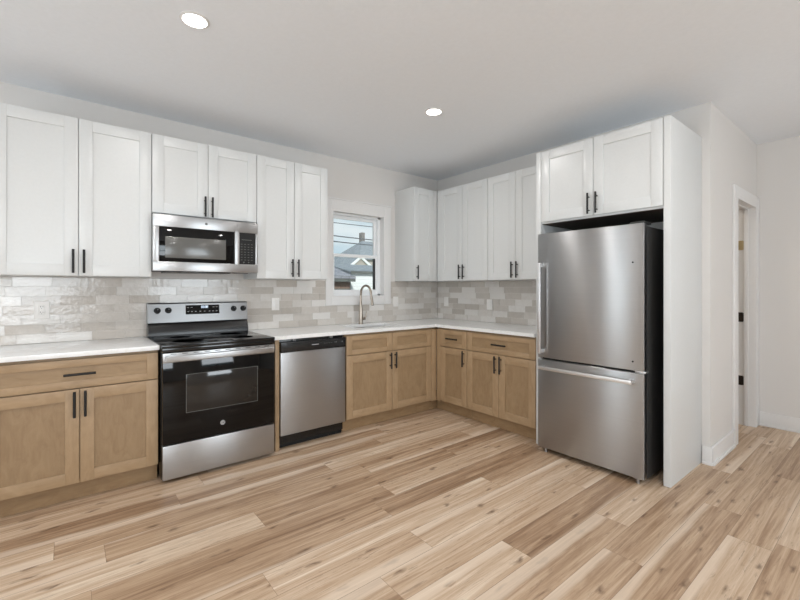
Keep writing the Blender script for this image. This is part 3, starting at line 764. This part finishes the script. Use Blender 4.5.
# ------------------------------------------------------------------ dishwasher
dw = thing('dishwasher', 'stainless front dishwasher with a black control strip beside the range', 'dishwasher', (-2.054, 0, 0))
h = .2985
MB(M['black']).box(-h, h, -.598, -.03, .04, .8805, .002).build('body', dw)
MB(M['rubber']).box(-h, h, -.575, -.555, .001, .112, .001).box(-h+.02, h-.02, -.55, -.05, .001, .039).build('toe_kick', dw)
MB(M['steel']).box(-h+.001, h-.001, -.645, -.5985, .117, .779, .004, seg=3).build('door', dw)
cs = MB(M['black']); cs.box(-h+.001, h-.001, -.652, -.5985, .781, .862, .006, seg=3); cso = cs.build('control_strip', dw)
MB(M['rubber']).box(-h+.05, h-.05, -.6565, -.6515, .846, .853, .001).build('vent', cso)
mk = MB(M['print']); mk.box(-.030, .034, -.6527, -.6515, .822, .8275)
mk.build('wordmark', cso)
for x in (.09, .11, .135, .155): MB(M['dimprint']).box(x-.007, x+.007, -.6527, -.6515, .826, .8285).build('button_mark', cso, auto=False)
for x in (.19, .203): MB(M['dimprint']).box(x-.003, x+.003, -.6527, -.6515, .824, .836).build('button_mark', cso, auto=False)
MB(M['dimprint']).cyl((.262, -.6515, .830), (.262, -.6528, .830), .006, n=16).build('button_mark', cso)
for x in (-.17, .17): MB(M['steel_dark']).box(x-.013, x+.013, -.625, -.60, .8635, .8825, .001).build('mounting_clip', dw)

# ------------------------------------------------------------------ microwave
mw = thing('microwave', 'stainless over-the-range microwave with black glass door above the range', 'microwave', (-2.824, 0, 1.419))
x0, x1 = -.373, .375; yb = -.395; hh = .405
MB(M['darkgrey']).box(x0+.003, x1-.003, -.372, -.012, .004, hh+.008, .002).build('body', mw)
md = MB(M['steel'])
# door frame: rails and stiles around a window, plus the strip over the keypad, all one stainless face
md.box(x0, x1, yb-.02, -.3725, hh-.085, hh, .004); md.box(x0, x1, yb-.02, -.3725, .0, .068, .004)
md.box(x0, x0+.040, yb-.02, -.3725, .068, hh-.085, .003); md.box(x1-.020, x1, yb-.02, -.3725, .068, hh-.085, .003)
mdo = md.build('door', mw)
gx0, gx1 = x0+.038, .186
gl = MB(M['blackglass']); gl.box(gx0, gx1, yb-.0165, -.375, .066, hh-.083, .002); glo = gl.build('door_glass', mdo)
MB(M['micwin']).box(gx0+.040, gx1-.062, yb-.0178, yb-.016, .096, hh-.155, .001).build('window_mesh', mdo)
kp = MB(M['rubber']); kp.box(.227, x1-.019, yb-.0175, -.375, .066, hh-.083, .002); kpo = kp.build('keypad', mdo)
kk = MB(M['dimprint'])
for r in range(7):
    for c in range(4): kk.box(.238+c*.027, .238+c*.027+.013, yb-.0188, yb-.017, .100+r*.021, .104+r*.021)
kk.cyl((.262, yb-.017, .083), (.262, yb-.0188, .083), .006, n=14).cyl((.300, yb-.017, .083), (.300, yb-.0188, .083), .005, n=14)
kk.box(.245, .325, yb-.0188, yb-.017, .262, .266)
kk.build('keypad_marks', mw)
MB(M['steel']).box(.187, .226, yb-.030, -.375, .060, hh-.076, .006, seg=3).build('handle', mdo)
MB(M['dimprint']).cyl((-.02, yb-.0195, hh-.042), (-.02, yb-.0212, hh-.042), .010, n=24).build('badge', mdo)
MB(M['black']).box(x0+.10, x1-.20, -.36, -.10, -.008, .0045, .002).build('grease_filter', mw)
MB(M['micwin']).box(x1-.16, x1-.06, -.35, -.27, -.005, .0045, .002).build('cooktop_lamp', mw)

# ------------------------------------------------------------------ refrigerator surround
FX = -.61
rs = thing('refrigerator_cabinet', 'tall white surround with two-door cabinet above the refrigerator', 'cabinet', (0, -1.822, 0), -PI/2)
MB(M['white']).box(0, .042, -.629, -.001, .0005, 2.415, .0015).build('side_panel', rs)
MB(M['white']).box(.942, .984, -.629, -.001, .0005, 2.415, .0015).build('side_panel', rs)
MB(M['white']).box(.0425, .9415, -.609, -.001, 1.823, 2.415, .001).build('body', rs)
MB(M['underside']).box(.0425, .9415, -.605, -.002, 1.8195, 1.8225).build('shade_panel', rs)['label'] = 'added dark sheet painting the shade under the cabinet'  # added sheet, its dark colour stands for shade above the refrigerator
for a, b, hx in ((.044, .478, .478-.030), (.478, .940, .478+.030)):
    door(rs, a+G, b-G, 1.838, 2.412, -.6295, 'white', hx, 1.925)
# ------------------------------------------------------------------ refrigerator
fr = thing('refrigerator', 'stainless bottom-freezer refrigerator standing inside the white surround', 'refrigerator', (0, -1.914, 0), -PI/2)
fw = .778
MB(M['darkgrey']).box(.004, fw-.004, -.685, -.05, .03, 1.705, .004).build('body', fr)
def fdoor(name, z0, z1):
    m = MB(M['steel_fridge']); m.box(0, fw, -.750, -.706, z0, z1, .006, seg=3); return m.build(name, fr)
gk = MB(M['rubber']); gk.box(.008, fw-.008, -.7055, -.6855, .06, .728).box(.008, fw-.008, -.7055, -.6855, .755, 1.70); gk.build('door_gasket', fr)
uo = fdoor('door', .748, 1.722); lo_ = fdoor('freezer_drawer', .040, .734)
hd = MB(M['steel_bar']); hd.box(.024, .050, -.800, -.786, .782, 1.492, .003)
for z in (.80, 1.474): hd.box(.028, .046, -.787, -.7505, z-.014, z+.014, .002)
hd.build('handle', uo)
hd = MB(M['steel_bar']); hd.box(.036, fw-.056, -.812, -.796, .664, .690, .003)
for x in (.052, fw-.072): hd.box(x-.014, x+.014, -.797, -.7505, .666, .688, .002)
hd.build('handle', lo_)
for z in (1.466, .808): MB(M['rubber']).cyl((fw-.068, -.7495, z), (fw-.068, -.7530, z), .006, n=14).build('hole_plug', uo)
MB(M['darkgrey']).box(fw-.10, fw-.01, -.72, -.60, 1.7225, 1.738, .004).build('top_hinge', fr)
MB(M['steel_bar']).box(fw-.06, fw+.004, -.735, -.69, .7345, .7475, .001).build('middle_hinge', fr)
for x in (.05, fw-.05):
    MB(M['steel']).box(x-.022, x+.022, -.735, -.70, .030, .0395, .002).cyl((x, -.715, .0005), (x, -.715, .030), .012, n=16).build('foot', fr)
for x in (.05, fw-.05): MB(M['rubber']).cyl((x, -.12, .0005), (x, -.12, .03), .02, n=16).build('foot', fr)
MB(M['rubber']).box(.09, fw-.09, -.66, -.64, .006, .029).build('bottom_grille', fr)

# ------------------------------------------------------------------ wall plates
def plate(name, label, x, z, w, kind, loc_fn, rz, hgt=.117):
    r = thing(name, label, 'outlet' if kind == 'duplex' else 'switch', loc_fn(x, z), rz, 'white wall plates on the backsplash')
    MB(M['plastic']).box(-w/2, w/2, -.0155, -.0095, -hgt/2, hgt/2, .002).build('cover_plate', r)
    n = 1
    if kind == 'duplex':
        MB(M['plastic']).box(-.0165, .0165, -.0178, -.0152, -.034, .034, .003).build('receptacle', r)
        sl = MB(M['slot'])
        for s in (-1, 1):
            for dx in (-.0062, .0062): sl.box(dx-.0013, dx+.0013, -.0182, -.0175, s*.019-.001, s*.019+.0085)
            sl.cyl((0, -.0175, s*.019-.0075), (0, -.0182, s*.019-.0075), .0026, n=10)
        sl.build('socket_slots', r)
    else:
        MB(M['plastic']).box(-.0165, .0165, -.0185, -.0152, -.033, .033, .003).build('rocker', r)
    return r
fa = lambda x, z: (x, 0, z); fb = lambda y, z: (0, y, z)
plate('outlet', 'white duplex outlet plate on the tiles left of the range', -3.804, 1.144, .080, 'duplex', fa, 0, .122)
plate('light_switch', 'white rocker plate on the tiles just right of the range', -2.136, 1.144, .074, 'rocker', fa, 0)
plate('light_switch', 'white rocker plate on the tiles right of the window', -.690, 1.138, .074, 'rocker', fa, 0)
plate('light_switch', 'white rocker plate in the tile corner of the refrigerator wall', -.165, 1.130, .074, 'rocker', fb, -PI/2)
plate('light_switch', 'white rocker plate on the tiles midway along the refrigerator wall', -.838, 1.112, .074, 'rocker', fb, -PI/2)

# ------------------------------------------------------------------ recessed downlights
LL = [(-3.163, -1.492, 'round recessed downlight in the ceiling in front of the range'),
      (-1.463, -1.465, 'round recessed downlight in the ceiling near the kitchen corner'),
      (-1.39, -3.215, 'round recessed downlight in the ceiling before the refrigerator'),
      (-3.163, -3.10, 'round recessed downlight in the ceiling above the camera side'),
      (-4.85, -1.49, 'round recessed downlight in the ceiling far left of the range'),
      (-4.85, -3.10, 'round recessed downlight in the ceiling of the left room side'),
      (-3.163, -5.2, 'round recessed downlight in the ceiling at the room middle'),
      (-1.387, -5.2, 'round recessed downlight in the ceiling by the right rear window'),
      (-4.85, -5.2, 'round recessed downlight in the ceiling by the left rear window')]
for x, y, lab in LL:
    r = thing('recessed_light', lab, 'ceiling light', (x, y, H), 0, 'recessed ceiling downlights')
    MB(M['trim']).lathe([(.070, -.0005), (.070, -.003), (.058, -.007), (.0555, -.003), (.0555, -.0005)], n=40).build('trim_ring', r)
    MB(M['lens']).lathe([(0, -.0008), (.055, -.0008), (.055, -.0035), (0, -.0045)], n=40).build('lens', r)
    lo2 = light('downlight', 'AREA', (x, y, H-.012), (0, 0, 0), LAMP_W, (1, .975, .95), shape='DISK', size=.11)
    lo2.parent = None
bl = thing('recessed_light', 'round recessed downlight inside the room beyond the hall door', 'ceiling light', (.75, -2.0, H), 0, 'recessed ceiling downlights')
MB(M['trim']).lathe([(.070, -.0005), (.070, -.003), (.058, -.007), (.0555, -.003), (.0555, -.0005)], n=40).build('trim_ring', bl)
MB(M['lens']).lathe([(0, -.0008), (.055, -.0008), (.055, -.0035), (0, -.0045)], n=40).build('lens', bl)
light('downlight', 'AREA', (.75, -2.0, H-.012), (0, 0, 0), 5, (1, .9, .76), shape='DISK', size=.11)

# ------------------------------------------------------------------ outside
GZ = -.7
struct(MB(M['ground']).box(-40, 60, .3, 90, GZ-.1, GZ).box(-40, 60, -60, -7.8, GZ-.1, GZ).build('ground', auto=False))
# white garage next door, low roof towards us
g = thing('garage', 'white sided garage with grey shingle roof seen through the window', 'building', (3.72, 8.0, GZ))
MB(M['siding']).box(0, 5, 0, 3.4, 0, 2.50).poly([(0, 2.5), (1.7, 2.80), (3.4, 2.5)], .0, .1, 'x').build('wall', g)
rf = MB(M['shingle'], M['eave'])
rf.poly([(-.10, 2.56), (1.7, 2.90), (3.52, 2.56), (3.52, 2.50), (1.7, 2.84), (-.10, 2.50)], -.06, 5.1, 'x', 0); rf.box(-.06, 5.1, -.12, -.101, 2.49, 2.57, 0, 1)
rf.build('roof', g)
g = thing('house', 'small gabled house with white rake boards behind the white garage', 'house', (13.35, 22, GZ))
MB(M['siding3']).poly([(-1.2, 0), (1.25, 0), (1.25, 3.3), (0, 4.25), (-1.2, 3.3)], .02, 4, 'y').build('wall', g)
MB(M['siding']).poly([(-1.35, 3.16), (0, 4.20), (1.4, 3.16), (1.4, 3.38), (0, 4.42), (-1.35, 3.38)], -.12, .0, 'y').build('rake_board', g)
MB(M['shingle']).poly([(-1.4, 3.40), (0, 4.46), (1.45, 3.40), (1.45, 3.34), (0, 4.40), (-1.4, 3.34)], -.05, 4.3, 'y').build('roof', g)
MB(M['eave']).box(-.25, .35, -.02, .02, 2.7, 3.4).build('window', g)
g = thing('house', 'low brown house with blue-grey roof at the left of the window view', 'house', (3.50, 7.7, GZ))
MB(M['siding2']).box(-7, 0, 0, 4.6, 0, 2.30).build('wall', g)
MB(M['eave']).box(-7, .02, -.03, 0, 1.72, 1.98).build('dark_band', g)  # plain dark band across the front wall
MB(M['eave']).box(-7.1, .08, -.22, -.18, 2.20, 2.38).build('fascia', g)
MB(M['shingle2']).poly([(-.24, 2.36), (2.4, 3.05), (5.0, 2.36), (5.0, 2.30), (2.4, 2.99), (-.24, 2.30)], -7.1, .08, 'x').build('roof', g)
g = thing('house', 'tall grey hip-roofed house with a chimney beyond the garages', 'house', (22.0, 32, GZ))
MB(M['siding3']).box(-1.9, 8, .3, 7.0, 0, 5.0).build('wall', g)
m = MB(M['shingle']); bm = m.bm
vs = [bm.verts.new(p) for p in ((-2.2, 0, 5.0), (8.3, 0, 5.0), (8.3, 7.3, 5.0), (-2.2, 7.3, 5.0), (0.4, 3.4, 7.35), (5, 3.4, 7.35))]
for f_ in ((0, 1, 5, 4), (1, 2, 5), (2, 3, 4, 5), (3, 0, 4), (3, 2, 1, 0)): bm.faces.new([vs[i] for i in f_])
m.build('roof', g, auto=False)
MB(M['brick']).box(.55, .95, 3.6, 4.2, 6.3, 8.35).build('chimney', g)
# weathered fence below
g = thing('fence', 'pale weathered board fence at the foot of the window view', 'fence', (4, 6.9, GZ))
m = MB(M['fence'])
for k in range(90): x = -10+k*.16; m.box(x, x+.145, 0, .02,   .05, 1.93+.01*math.sin(k*3.1))
m.build('board_panel', g)
m = MB(M['fence']).box(-10, 4.4, .02, .06, .35, .44).box(-10, 4.4, .02, .06, 1.6, 1.69); m.build('rail', g)
# utility wires with their poles
for i, (x, lab) in enumerate(((-9, 'left'), (17, 'right'))):
    p = thing('utility_pole', 'wooden utility pole carrying the %s end of the overhead wires' % lab, 'pole', (x, 7.22, GZ))
    MB(M['fence']).cyl((0, 0, 0), (0, 0, 7.2), .14, .11).build('post', p)
    MB(M['fence']).box(-.9, .9, -.19, -.13, 5.1, 5.2).build('crossarm', p)
for i, (z, yy, lab) in enumerate(((3.24, 7.02, 'highest thin overhead wire crossing the window view'), (2.84, 7.02, 'thick middle overhead wire crossing the window view'), (2.67, 7.02, 'lowest overhead wire crossing the window view'))):
    pts = []
    for k in range(25):
        t_ = k/24; x = -9+26*t_
        pts.append((x, yy, z+.9*(2*t_-1)**2 + .035*(x-3)*(-1 if i else 1)*.3))
    w_ = MB(M['wire']).tube(pts, .011 if i == 0 else .016, n=6).build('overhead_wire'); tag(w_, lab, 'wire', 'overhead wires outside the window')
